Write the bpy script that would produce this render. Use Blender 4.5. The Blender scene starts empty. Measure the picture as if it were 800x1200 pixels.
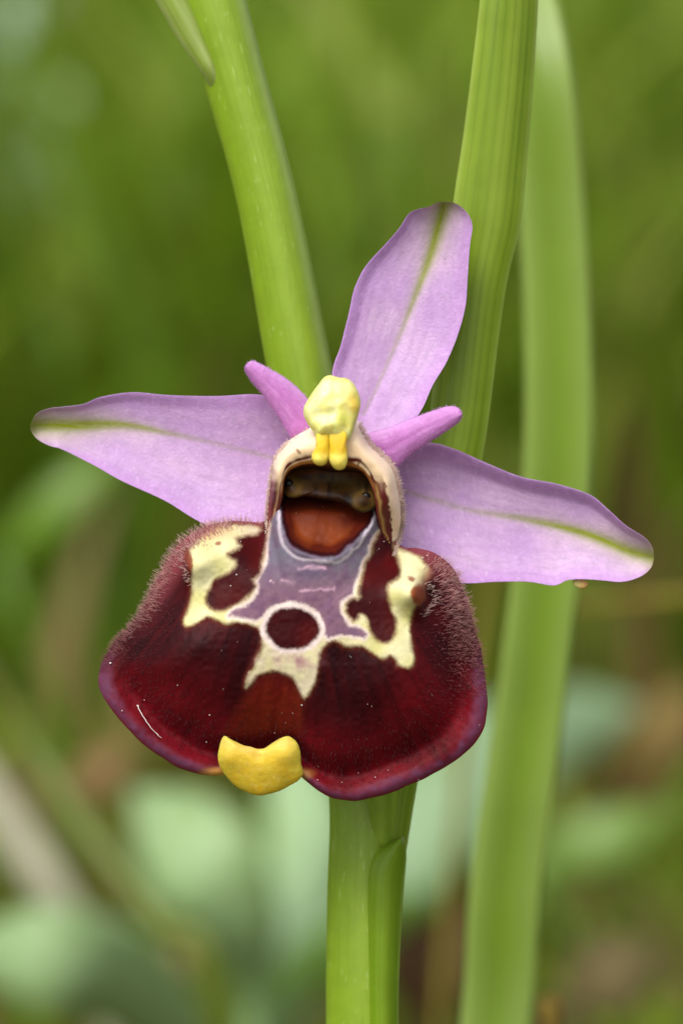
import bpy, math
import numpy as np
from mathutils import Vector

# ---------------------------------------------------------------- camera, sky, sun
# one blender unit = one centimetre (a macro photograph of a flower about 3 cm wide)
S = 0.004            # size of one photograph pixel at the flower, in cm
D = 25.0             # camera to flower
TILT = math.radians(11)
FLOWER_Z = 10.0
scene = bpy.context.scene
scene.unit_settings.system = 'METRIC'
scene.unit_settings.scale_length = 0.01
O = np.array((0.0, 0.0, FLOWER_Z))
RV = np.array((1.0, 0.0, 0.0))
FV = np.array((0.0, math.cos(TILT), -math.sin(TILT)))
UV = np.array((0.0, math.sin(TILT), math.cos(TILT)))

cam_d = bpy.data.cameras.new('camera')
cam = bpy.data.objects.new('camera', cam_d)
scene.collection.objects.link(cam)
cam.location = Vector(O - FV * D)
cam.rotation_euler = (math.pi / 2 - TILT, 0, 0)
cam_d.sensor_fit = 'VERTICAL'
cam_d.sensor_height = 36
cam_d.sensor_width = 24
cam_d.lens = 36 * D / (1200 * S)
cam_d.clip_start = 0.5
cam_d.clip_end = 5000
cam_d.dof.use_dof = True
cam_d.dof.focus_distance = D - 0.02
cam_d.dof.aperture_fstop = cam_d.lens * 0.001 / 0.50     # entrance pupil 5 mm wide
scene.camera = cam

SUN_EL, SUN_AZ = math.radians(56), math.radians(208)      # azimuth clockwise from +Y
world = bpy.data.worlds.new('World')
scene.world = world
world.use_nodes = True
wn, wl = world.node_tree.nodes, world.node_tree.links
wn.clear()
sky = wn.new('ShaderNodeTexSky')
sky.sky_type = 'NISHITA'
sky.sun_disc = False
sky.sun_elevation = SUN_EL
sky.sun_rotation = SUN_AZ
sky.dust_density = 4.0
sky.ozone_density = 1.0
hsv = wn.new('ShaderNodeHueSaturation')
hsv.inputs['Saturation'].default_value = 0.22             # overcast: the blue is veiled everywhere
bg = wn.new('ShaderNodeBackground')
bg.inputs['Strength'].default_value = 0.15
wo = wn.new('ShaderNodeOutputWorld')
wl.new(sky.outputs[0], hsv.inputs['Color'])
wl.new(hsv.outputs[0], bg.inputs['Color'])
wl.new(bg.outputs[0], wo.inputs['Surface'])

sun_d = bpy.data.lights.new('sun', 'SUN')
sun_d.energy = 1.5
sun_d.angle = math.radians(30)
sun_d.color = (1.0, 0.96, 0.9)
sun = bpy.data.objects.new('sun', sun_d)
scene.collection.objects.link(sun)
sdir = Vector((math.sin(SUN_AZ) * math.cos(SUN_EL), math.cos(SUN_AZ) * math.cos(SUN_EL), math.sin(SUN_EL)))
sun.rotation_euler = sdir.to_track_quat('Z', 'Y').to_euler()
sun.location = sdir * 100

vs = scene.view_settings
vs.view_transform = 'Standard'
vs.look = 'None'
vs.exposure = 0.40
vs.gamma = 1.0
scene.cycles.use_denoising = True
scene.cycles.max_bounces = 8
scene.cycles.transmission_bounces = 6

rng = np.random.default_rng(7)

# ---------------------------------------------------------------- helpers
def W(px, py, d=0.0):
    """photo pixel + depth behind the flower plane (cm) -> world, numpy broadcast"""
    px, py, d = np.broadcast_arrays(np.asarray(px, float), np.asarray(py, float), np.asarray(d, float))
    k = (D + d) / D
    return O + ((px - 400) * S * k)[..., None] * RV + ((600 - py) * S * k)[..., None] * UV + d[..., None] * FV

def P(px, py, dpx):
    return W(px, py, np.asarray(dpx, float) * S)

def lin(r, g, b):
    c = np.array((r, g, b), float) / 255.0
    return np.where(c <= 0.04045, c / 12.92, ((c + 0.055) / 1.055) ** 2.4)

def sm(a, b, x):
    t = np.clip((np.asarray(x, float) - a) / (b - a), 0, 1)
    return t * t * (3 - 2 * t)

def noise(x, y, scale, seed=0):
    x = np.asarray(x, float) / scale; y = np.asarray(y, float) / scale
    xi = np.floor(x).astype(np.int64); yi = np.floor(y).astype(np.int64)
    xf = x - xi; yf = y - yi
    u = xf * xf * (3 - 2 * xf); v = yf * yf * (3 - 2 * yf)
    def h(a, b):
        n = (a * 374761393 + b * 668265263 + seed * 974634777) & 0x7fffffff
        n = ((n ^ (n >> 13)) * 1274126177) & 0x7fffffff
        n = n ^ (n >> 16)
        return (n & 0xffff) / 65535.0 * 2 - 1
    return (h(xi, yi) * (1 - u) + h(xi + 1, yi) * u) * (1 - v) + (h(xi, yi + 1) * (1 - u) + h(xi + 1, yi + 1) * u) * v

def catmull(pts, n, closed=False):
    p = np.asarray(pts, float)
    if closed:
        q = np.vstack([p[-1], p, p[0], p[1]])
    else:
        q = np.vstack([2 * p[0] - p[1], p, 2 * p[-1] - p[-2]])
    out = []
    for i in range(1, len(q) - 2):
        t = np.linspace(0, 1, 24, endpoint=False)[:, None]
        a, b, c, d = q[i - 1], q[i], q[i + 1], q[i + 2]
        out.append(0.5 * (2 * b + (c - a) * t + (2 * a - 5 * b + 4 * c - d) * t**2 + (3 * b - a - 3 * c + d) * t**3))
    out = np.vstack(out + [q[-2][None]])
    s = np.r_[0, np.cumsum(np.linalg.norm(np.diff(out, axis=0), axis=1))]
    u = np.linspace(0, s[-1], n, endpoint=not closed)
    return np.stack([np.interp(u, s, out[:, k]) for k in range(out.shape[1])], 1)

def sdf(poly, x, y):
    """signed distance to a polygon, negative inside"""
    p = np.asarray(poly, float)
    best = np.full(x.shape, 1e18); inside = np.zeros(x.shape, bool)
    for i in range(len(p)):
        ax, ay = p[i]; bx, by = p[(i + 1) % len(p)]
        ex, ey = bx - ax, by - ay
        t = np.clip(((x - ax) * ex + (y - ay) * ey) / (ex * ex + ey * ey + 1e-9), 0, 1)
        best = np.minimum(best, (x - ax - t * ex) ** 2 + (y - ay - t * ey) ** 2)
        c = ((ay > y) != (by > y)) & (x < ex * (y - ay) / (ey if abs(ey) > 1e-9 else 1e-9) + ax)
        inside ^= c
    dist = np.sqrt(best)
    return np.where(inside, -dist, dist)

def line_dist(pts, x, y):
    p = np.asarray(pts, float); best = np.full(x.shape, 1e18)
    for i in range(len(p) - 1):
        ax, ay = p[i]; ex, ey = p[i + 1] - p[i]
        t = np.clip(((x - ax) * ex + (y - ay) * ey) / (ex * ex + ey * ey + 1e-9), 0, 1)
        best = np.minimum(best, (x - ax - t * ex) ** 2 + (y - ay - t * ey) ** 2)
    return np.sqrt(best)

def mesh(name, v, f, mat, parent=None, col=None, smooth=True):
    v = np.asarray(v, float).reshape(-1, 3)
    me = bpy.data.meshes.new(name)
    if not isinstance(f, (list, tuple)):
        f = [f]
    f = [np.asarray(a, np.int64) for a in f if len(a)]
    nl = sum(a.size for a in f); nf = sum(len(a) for a in f)
    me.vertices.add(len(v)); me.vertices.foreach_set('co', v.astype(np.float32).ravel())
    me.loops.add(nl); me.polygons.add(nf)
    me.loops.foreach_set('vertex_index', np.concatenate([a.ravel() for a in f]).astype(np.int32))
    tot = np.concatenate([np.full(len(a), a.shape[1]) for a in f])
    me.polygons.foreach_set('loop_start', np.r_[0, np.cumsum(tot)[:-1]].astype(np.int32))
    me.update(calc_edges=True)
    me.validate()
    if smooth:
        me.polygons.foreach_set('use_smooth', np.ones(len(me.polygons), bool))
    if col is not None:
        a = me.color_attributes.new('Col', 'FLOAT_COLOR', 'POINT')
        c = np.ones((len(v), 4), np.float32); c[:, :3] = np.clip(np.asarray(col).reshape(-1, 3), 0, 1)
        a.data.foreach_set('color', c.ravel())
    me.materials.append(mat)
    o = bpy.data.objects.new(name, me)
    scene.collection.objects.link(o)
    if parent is not None:
        o.parent = parent
        pw = Vector((0, 0, 0)); q = parent
        while q is not None:
            pw += q.location; q = q.parent
        o.matrix_parent_inverse.identity()
        o.location = -pw
    return o

def grid_faces(n, m, wrap_m=False, off=0):
    i = np.arange(n - 1)[:, None]; j = np.arange(m if wrap_m else m - 1)[None, :]
    j2 = (j + 1) % m
    a = i * m + j; b = i * m + j2; c = (i + 1) * m + j2; d = (i + 1) * m + j
    return np.stack([a, b, c, d], -1).reshape(-1, 4) + off

def empty(name, loc):
    o = bpy.data.objects.new(name, None)
    o.empty_display_size = 0.5
    scene.collection.objects.link(o)
    o.location = Vector(loc)
    return o

def tag(o, label, cat=None, group=None, kind=None):
    o['label'] = label
    if cat: o['category'] = cat
    if group: o['group'] = group
    if kind: o['kind'] = kind
    return o

# ---------------------------------------------------------------- materials (all procedural)
def material(name, rough=0.5, spec=0.4, trans=0.0, sss=0.0, sss_r=(0.03, 0.02, 0.015), sheen=0.0, sheen_rough=0.4,
             sheen_tint=(1, 1, 1), bump=0.0, bump_scale=60.0, vary=0.12, vary_scale=12.0, coat=0.0, bump_stretch=None, attr='Col', flat=None):
    m = bpy.data.materials.new(name)
    m.use_nodes = True
    n, l = m.node_tree.nodes, m.node_tree.links
    n.clear()
    out = n.new('ShaderNodeOutputMaterial')
    pb = n.new('ShaderNodeBsdfPrincipled')
    tc = n.new('ShaderNodeTexCoord')
    if flat is None:
        at = n.new('ShaderNodeAttribute'); at.attribute_name = attr
        base = at.outputs['Color']
    else:
        rgb = n.new('ShaderNodeRGB'); rgb.outputs[0].default_value = (*flat, 1); base = rgb.outputs[0]
    nz = n.new('ShaderNodeTexNoise'); nz.inputs['Scale'].default_value = vary_scale; nz.inputs['Detail'].default_value = 5
    mr = n.new('ShaderNodeMapRange')
    mr.inputs['From Min'].default_value = 0.3; mr.inputs['From Max'].default_value = 0.7
    mr.inputs['To Min'].default_value = 1 - vary; mr.inputs['To Max'].default_value = 1 + vary
    mx = n.new('ShaderNodeVectorMath'); mx.operation = 'SCALE'
    l.new(tc.outputs['Object'], nz.inputs['Vector'])
    l.new(nz.outputs['Fac'], mr.inputs['Value'])
    l.new(base, mx.inputs[0]); l.new(mr.outputs[0], mx.inputs['Scale'])
    colr = mx.outputs[0]
    l.new(colr, pb.inputs['Base Color'])
    pb.inputs['Roughness'].default_value = rough
    pb.inputs['Specular IOR Level'].default_value = spec
    if sss:
        pb.inputs['Subsurface Weight'].default_value = sss
        pb.inputs['Subsurface Radius'].default_value = sss_r
        pb.inputs['Subsurface Scale'].default_value = 1.0
    if sheen:
        pb.inputs['Sheen Weight'].default_value = sheen
        pb.inputs['Sheen Roughness'].default_value = sheen_rough
        pb.inputs['Sheen Tint'].default_value = (*sheen_tint, 1)
    if coat:
        pb.inputs['Coat Weight'].default_value = coat
        pb.inputs['Coat Roughness'].default_value = 0.15
    if bump:
        bn = n.new('ShaderNodeTexNoise'); bn.inputs['Scale'].default_value = bump_scale; bn.inputs['Detail'].default_value = 3
        if bump_stretch:
            mp = n.new('ShaderNodeMapping'); mp.inputs['Scale'].default_value = bump_stretch
            l.new(tc.outputs['Object'], mp.inputs['Vector']); l.new(mp.outputs[0], bn.inputs['Vector'])
        else:
            l.new(tc.outputs['Object'], bn.inputs['Vector'])
        bp = n.new('ShaderNodeBump'); bp.inputs['Strength'].default_value = bump; bp.inputs['Distance'].default_value = 0.01
        l.new(bn.outputs['Fac'], bp.inputs['Height']); l.new(bp.outputs[0], pb.inputs['Normal'])
    sh = pb.outputs[0]
    if trans:
        tr = n.new('ShaderNodeBsdfTranslucent')
        l.new(colr, tr.inputs['Color'])
        ms = n.new('ShaderNodeMixShader'); ms.inputs[0].default_value = trans
        l.new(sh, ms.inputs[1]); l.new(tr.outputs[0], ms.inputs[2]); sh = ms.outputs[0]
    l.new(sh, out.inputs['Surface'])
    return m

M_LIP = material('lip_velvet', rough=0.5, spec=0.09, sheen=0.02, sheen_rough=0.5, sheen_tint=(1.0, 0.6, 0.75), bump=0.10, bump_scale=45, vary=0.10, vary_scale=6)
M_HAIR = material('lip_hair', rough=0.4, spec=0.4, trans=0.45, vary=0.2, vary_scale=20)
M_SEPAL = material('sepal', rough=0.46, spec=0.35, trans=0.22, sheen=0.08, bump=0.32, bump_scale=75, vary=0.07, vary_scale=22)
M_COLUMN = material('column_wall', rough=0.5, spec=0.3, sss=0.4, bump=0.2, bump_scale=45, vary=0.06, vary_scale=10)
M_GLOSS = material('wet_tissue', rough=0.45, spec=0.14, bump=0.25, bump_scale=34, vary=0.2, vary_scale=10)
M_EYE = material('eye_spot', rough=0.35, spec=0.25, vary=0.1)
M_YELLOW = material('waxy_yellow', rough=0.5, spec=0.3, sss=0.6, sss_r=(0.07, 0.05, 0.012), bump=0.42, bump_scale=42, vary=0.10, vary_scale=14)
M_STEM = material('stem_green', rough=0.42, spec=0.42, sss=0.0, trans=0.08, bump=0.3, bump_scale=48, bump_stretch=(1, 1, 0.12), vary=0.06, vary_scale=10)
M_BRACT = material('bract_green', rough=0.42, spec=0.4, trans=0.28, bump=0.25, bump_scale=30, bump_stretch=(1, 1, 0.2), vary=0.07, vary_scale=6)
M_BLADE = material('blade_green', rough=0.38, spec=0.5, trans=0.25, bump=0.1, bump_scale=10, vary=0.06, vary_scale=2)
M_HERB = material('herb_leaf', rough=0.40, spec=0.5, trans=0.22, vary=0.12, vary_scale=0.8)
M_GRASS = material('grass', rough=0.5, spec=0.35, trans=0.45, vary=0.2, vary_scale=0.2)
M_DRY = material('dry_plant', rough=0.75, spec=0.2, trans=0.1, vary=0.25, vary_scale=1.5)
M_GRAIN = material('pollen_white', rough=0.6, spec=0.4, flat=(0.75, 0.70, 0.66), vary=0.05)
M_FIBRE = material('white_fibre', rough=0.5, spec=0.4, flat=(0.72, 0.60, 0.58), vary=0.05)

def soil_material():
    m = bpy.data.materials.new('soil'); m.use_nodes = True
    n, l = m.node_tree.nodes, m.node_tree.links
    pb = n['Principled BSDF']; pb.inputs['Roughness'].default_value = 0.9; pb.inputs['Specular IOR Level'].default_value = 0.2
    tc = n.new('ShaderNodeTexCoord')
    a = n.new('ShaderNodeTexNoise'); a.inputs['Scale'].default_value = 0.09; a.inputs['Detail'].default_value = 6
    r = n.new('ShaderNodeValToRGB')
    e = r.color_ramp.elements
    e[0].position = 0.32; e[0].color = (0.035, 0.060, 0.006, 1)
    e[1].position = 0.72; e[1].color = (0.11, 0.095, 0.035, 1)
    k = e.new(0.5); k.color = (0.080, 0.082, 0.018, 1)
    l.new(tc.outputs['Object'], a.inputs['Vector']); l.new(a.outputs['Fac'], r.inputs['Fac']); l.new(r.outputs[0], pb.inputs['Base Color'])
    b = n.new('ShaderNodeTexNoise'); b.inputs['Scale'].default_value = 1.2; b.inputs['Detail'].default_value = 8
    bp = n.new('ShaderNodeBump'); bp.inputs['Distance'].default_value = 0.6; bp.inputs['Strength'].default_value = 0.7
    l.new(tc.outputs['Object'], b.inputs['Vector']); l.new(b.outputs['Fac'], bp.inputs['Height']); l.new(bp.outputs[0], pb.inputs['Normal'])
    return m

# ---------------------------------------------------------------- the setting: ground
gn = 161
gu = np.sinh(np.linspace(-1, 1, gn) * 4.2); gu = gu / gu[-1] * 2200
gx, gy = np.meshgrid(gu, gu + 60, indexing='ij')
gz = (noise(gx, gy, 7, 3) * 0.35 + noise(gx, gy, 2.2, 4) * 0.15) * np.exp(-((gx / 120) ** 2 + ((gy - 60) / 160) ** 2))
ground = mesh('ground', np.stack([gx, gy, gz], -1), grid_faces(gn, gn)[:, ::-1], soil_material())
tag(ground, 'bare brown soil of the meadow under the grass', kind='structure')

def ground_z(x, y):
    return float(noise(x, y, 7, 3) * 0.35 + noise(x, y, 2.2, 4) * 0.15)

# grass: tens of thousands of blades nobody could count
def blades(n, ysel, xspan, hrange, wrange, palette, seed):
    r = np.random.default_rng(seed)
    y = ysel(r, n); x = r.uniform(-1, 1, n) * (xspan(y))
    h = r.uniform(*hrange, n) * (0.75 + 0.5 * r.random(n)); w = r.uniform(*wrange, n)
    az = r.uniform(0, 2 * np.pi, n); lean = r.uniform(0.05, 0.75, n); curl = r.uniform(0.0, 0.9, n)
    fa = r.uniform(0, np.pi, n)
    seg = 5
    s = np.linspace(0, 1, seg)[None, :]
    ang = lean[:, None] * s + curl[:, None] * s ** 2
    ds = h[:, None] / (seg - 1)
    ox = np.concatenate([np.zeros((n, 1)), np.cumsum(np.sin(ang[:, 1:]) * ds, 1)], 1)
    oz = np.concatenate([np.zeros((n, 1)), np.cumsum(np.cos(ang[:, 1:]) * ds, 1)], 1)
    cx = x[:, None] + ox * np.cos(az)[:, None]; cy = y[:, None] + ox * np.sin(az)[:, None]
    gz0 = noise(x, y, 7, 3) * 0.35 + noise(x, y, 2.2, 4) * 0.15
    cz = oz + gz0[:, None] - 0.2
    ww = w[:, None] * (1 - s ** 1.8 * 0.97) * 0.5
    dx, dy = np.cos(fa)[:, None] * ww, np.sin(fa)[:, None] * ww
    a = np.stack([cx - dx, cy - dy, cz], -1); b = np.stack([cx + dx, cy + dy, cz], -1)
    v = np.stack([a, b], 2)                      # n, seg, 2, 3
    pal = np.array(palette); pick = r.integers(0, len(pal), n)
    # the meadow changes colour in broad drifts
    drift = noise(x, y, 16, seed) * 0.5 + 0.5
    c = pal[pick] * (0.8 + 0.4 * r.random((n, 1))) * (0.84 + 0.32 * drift[:, None])
    col = np.broadcast_to(c[:, None, None, :], v.shape)
    f = grid_faces(seg, 2)[None] + (np.arange(n) * seg * 2)[:, None, None]
    return v.reshape(-1, 3), f.reshape(-1, 4), col.reshape(-1, 3)

GREENS = [lin(122, 154, 30), lin(132, 160, 36), lin(114, 148, 26), lin(140, 162, 44), lin(126, 152, 38), lin(144, 158, 58)]
DRYS = [lin(150, 132, 80), lin(128, 104, 62), lin(120, 118, 50)]
g1 = blades(18000, lambda r, n: 36 + 190 * r.random(n) ** 1.25, lambda y: 0.26 * (y + 25) + 10, (4.5, 11.0), (0.35, 0.9), GREENS, 11)
g2 = blades(1300, lambda r, n: 30 + 150 * r.random(n), lambda y: 0.26 * (y + 25) + 10, (3, 8.0), (0.25, 0.6), DRYS, 12)
g3 = blades(5000, lambda r, n: 18 + 28 * r.random(n), lambda y: 0.26 * (y + 25) + 10, (0.8, 2.2), (0.2, 0.5), GREENS + DRYS, 13)
vv, ff, cc, off = [], [], [], 0
for v, f, c in (g1, g2, g3):
    vv.append(v); ff.append(f + off); cc.append(c); off += len(v)
grass = mesh('grass', np.concatenate(vv), np.concatenate(ff), M_GRASS, None, np.concatenate(cc))
tag(grass, 'blurred green meadow grass covering the ground behind the orchid', 'grass', kind='stuff')

# ---------------------------------------------------------------- surface builders
def ribbon(name, left, right, n, m, depth, mat, parent, colour, thick=5.0, conv=P, base_round=False):
    """a leaf-like solid between two edges given in photo pixels; depth(s, v, x, y) in pixels, away from the camera"""
    L = catmull(left, n); R_ = catmull(right, n)
    v = 0.5 - 0.5 * np.cos(np.linspace(0, np.pi, m))
    s = np.linspace(0, 1, n)[:, None]
    X = L[:, None, 0] * (1 - v) + R_[:, None, 0] * v
    Y = L[:, None, 1] * (1 - v) + R_[:, None, 1] * v
    vb = np.broadcast_to(v, X.shape); sb = np.broadcast_to(s, X.shape)
    dp = depth(sb, vb, X, Y)
    wid = np.linalg.norm(L - R_, axis=1)[:, None]
    th = np.minimum(thick, wid * 0.35) * np.sqrt(np.clip(1 - (2 * vb - 1) ** 4, 0, 1)) * 0.5
    col = colour(sb, vb, X, Y)
    front = conv(X, Y, dp - th); back = conv(X, Y, dp + th)
    ring = np.concatenate([front, back[:, ::-1][:, 1:-1]], 1)
    rc = np.concatenate([col, col[:, ::-1][:, 1:-1]], 1)
    k = ring.shape[1]
    f = grid_faces(n, k, True)
    caps = [np.arange(k)[None, ::-1], (np.arange(k) + (n - 1) * k)[None]]
    o = mesh(name, ring, [f] + caps, mat, parent, rc)
    return o, front, (X, Y, sb, vb)

def pillow(name, outline, centre, n, m, front_h, back_h, depth, mat, parent, colour, bump=None, power=2.2, conv=P):
    """a cushion-like closed body with the outline given in photo pixels"""
    B = catmull(outline, n, True); C = np.asarray(centre, float)
    tf = np.sin(np.linspace(0.0, 1, m) * np.pi / 2)
    tf[0] = 0.004
    def pos(t):
        X = C[0] + (B[None, :, 0] - C[0]) * t[:, None]; Y = C[1] + (B[None, :, 1] - C[1]) * t[:, None]
        return X, Y
    X, Y = pos(tf); T = np.broadcast_to(tf[:, None], X.shape)
    prof = np.clip(1 - T ** power, 0, 1) ** (1 / power)
    hf = front_h * prof
    if bump is not None: hf = hf + bump(X, Y, T) * (1 - T ** 6)
    front = conv(X, Y, depth(X, Y) - hf)
    tb = tf[::-1][1:]
    Xb, Yb = pos(tb); Tb = np.broadcast_to(tb[:, None], Xb.shape)
    back = conv(Xb, Yb, depth(Xb, Yb) + back_h * np.clip(1 - Tb ** power, 0, 1) ** (1 / power))
    v = np.concatenate([front, back], 0)
    c = np.concatenate([colour(X, Y, T), colour(Xb, Yb, Tb)], 0)
    f = grid_faces(len(v), n, True)[:, ::-1]
    caps = [np.arange(n)[None], (np.arange(n) + (len(v) - 1) * n)[None, ::-1]]
    o = mesh(name, v, [f] + caps, mat, parent, c)
    return o, front, (X, Y, T)

def tube(name, pts, rad, mat, parent, colour, n=80, k=40, profile=None, conv=P):
    """a stem along (x, y, depth) points, radius in pixels; profile(theta) shapes the section"""
    c = catmull([(*p, r) for p, r in zip(pts, rad)], n)
    w = conv(c[:, 0], c[:, 1], c[:, 2])
    r = c[:, 3] * S * (D + c[:, 2] * (S if conv is P else 1)) / D
    t = np.gradient(w, axis=0); t /= np.linalg.norm(t, axis=1)[:, None]
    a = np.cross(t, FV); a /= np.linalg.norm(a, axis=1)[:, None]
    b = np.cross(t, a)
    th = np.linspace(0, 2 * np.pi, k, endpoint=False)
    pr = profile(th) if profile is not None else np.ones(k)
    ring = w[:, None] + (r[:, None] * (pr * np.cos(th)))[..., None] * a[:, None] + (r[:, None] * (pr * np.sin(th)))[..., None] * b[:, None]
    s = np.broadcast_to(np.linspace(0, 1, n)[:, None], (n, k)); tt = np.broadcast_to(th, (n, k))
    f = grid_faces(n, k, True)
    o = mesh(name, ring, [f, np.arange(k)[None, ::-1], (np.arange(k) + (n - 1) * k)[None]], mat, parent, colour(s, tt))
    return o

def mixc(a, b, k):
    return np.asarray(a) * (1 - k[..., None]) + np.asarray(b) * k[..., None]

# ---------------------------------------------------------------- the orchid
stem_foot = W(432, 1350, 0.62); stem_foot[2] = 0
orchid = empty('orchid', stem_foot)
tag(orchid, 'bee orchid in bloom with pink sepals, velvety maroon patterned lip and green stem', 'orchid')

# -- stem: rises from the soil, passes behind the lip and leans over the left sepal
def stem_profile(th):
    return 1 + 0.10 * np.cos(2 * (th - 0.2)) + 0.07 * np.cos(3 * th + 0.9)
G_STEM = lin(126, 156, 28); G_PALE = lin(160, 182, 96)
def stem_col(s, th):
    c = mixc(np.broadcast_to(G_STEM, s.shape + (3,)), lin(136, 164, 42), 0.5 + 0.5 * np.cos(th * 3 + 0.9))
    ridge_light = np.exp(-((np.mod(th - math.pi + 0.45 + math.pi, 2 * math.pi) - math.pi) / 0.28) ** 2)  # light caught along the stem's right side, painted as a pale streak
    c = mixc(c, lin(104, 136, 12), 0.25 * sm(0.1, 0.8, noise(th * 14, s * 30, 1.0, 105)))
    c = mixc(c, lin(176, 196, 110), 0.55 * sm(0.72, 0.95, noise(th * 30, s * 420, 1.0, 106)))
    return mixc(c, G_PALE, ridge_light * 0.55)
tube('stem', [(433, 3150, 500), (430, 2300, 320), (432, 1500, 175), (425, 1200, 150), (425, 1050, 148), (426, 940, 148), (410, 760, 160), (382, 580, 160), (350, 420, 155),
              (313, 230, 150), (277, 96, 150), (250, 0, 152), (222, -110, 160), (190, -240, 175)],
     [52, 48, 42, 38, 37, 36, 35, 35, 34.5, 32, 33, 35, 33, 24], M_STEM, orchid, stem_col, n=900, k=120, profile=stem_profile)

# -- small bract at the top of the frame, clasping the stem
def bract_col(base, pale, nv, dark):
    def fn(s, v, X, Y):
        c = np.broadcast_to(base, s.shape + (3,))
        c = mixc(c, pale, 0.35 + 0.25 * np.sin(v * 11 + 1) + 0.25 * noise(v * 40, s * 4, 1.0, 5))
        for q in nv:
            c = mixc(c, dark, 0.75 * np.exp(-((v - q - 0.015 * np.sin(s * 9 + q * 20)) / 0.016) ** 2) * (0.6 + 0.4 * noise(s * 10, v * 5, 1, 6)))
        edge = np.exp(-(np.minimum(v, 1 - v) / 0.05) ** 2)
        return mixc(c, lin(176, 198, 96), edge * 0.6)
    return fn
ribbon('bract', [(262, 140), (240, 92), (212, 52), (186, 8), (150, -60), (110, -140)], [(274, 136), (258, 84), (242, 40), (226, 4), (184, -66), (114, -146)], 80, 20,
       lambda s, v, X, Y: 124 + 26 * sm(0.22, 0.0, s) - 14 * (4 * v * (1 - v)) * np.sin(s * 3) + 30 * s, M_BRACT, orchid,
       bract_col(lin(138, 160, 50), lin(176, 190, 118), (0.35, 0.65), lin(120, 145, 40)), thick=5)

# -- long veined bract of this flower, rising behind the upper sepal
bl = [(424, 1060), (430, 940), (438, 800), (462, 660), (497, 520), (510, 420), (519, 330), (532, 229), (542, 163), (551, 93), (561, 10), (570, -80), (584, -200), (610, -330)]
br = [(466, 1060), (487, 930), (500, 860), (530, 700), (567, 525), (584, 397), (594, 330), (610, 261), (617, 187), (625, 93), (630, 5), (632, -80), (626, -200), (614, -335)]
ribbon('bract', bl, br, 220, 60,
       lambda s, v, X, Y: 128 + 8 * sm(0.3, 0.0, s) - 15 * (1 - (2 * v - 0.9) ** 2) + 4 * (v - 0.5) + 5 * np.sin(s * 14 + v * 3) + 40 * np.clip(s - 0.75, 0, 1),
       M_BRACT, orchid, bract_col(lin(124, 152, 22), lin(152, 176, 60), (0.13, 0.30, 0.46, 0.62, 0.74, 0.86), lin(92, 124, 22)), thick=4.5)

# -- lower sheath hugging the stem, with its rolled upper edge
ribbon('sheath', [(434, 3100), (440, 2200), (427, 1400), (425, 1190), (424, 1090), (425, 1030), (430, 1008), (442, 995), (468, 981)],
       [(470, 3100), (484, 2200), (472, 1400), (467, 1190), (470, 1090), (474, 1030), (476, 1010), (476, 996), (473, 980)], 170, 34,
       lambda s, v, X, Y: 130 + np.interp(Y, [900, 1200, 1500, 2300, 3150], [-10, 0, 25, 170, 355]) - 24 * (1 - (2 * v - 1) ** 2), M_BRACT, orchid,
       bract_col(lin(118, 152, 16), lin(138, 166, 42), (0.5,), lin(104, 138, 20)), thick=5)

# -- ovary behind the flower
tube('ovary', [(446, 990, 132), (444, 900, 118), (432, 760, 108), (414, 620, 92), (398, 530, 62), (392, 510, 38)], [16, 22, 27, 30, 30, 26], M_STEM, orchid,
     lambda s, th: mixc(np.broadcast_to(lin(140, 166, 50), s.shape + (3,)), lin(120, 150, 34), 0.5 + 0.5 * np.cos(th * 6)), n=70, k=36,
     profile=lambda th: 1 + 0.06 * np.cos(6 * th))

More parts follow.
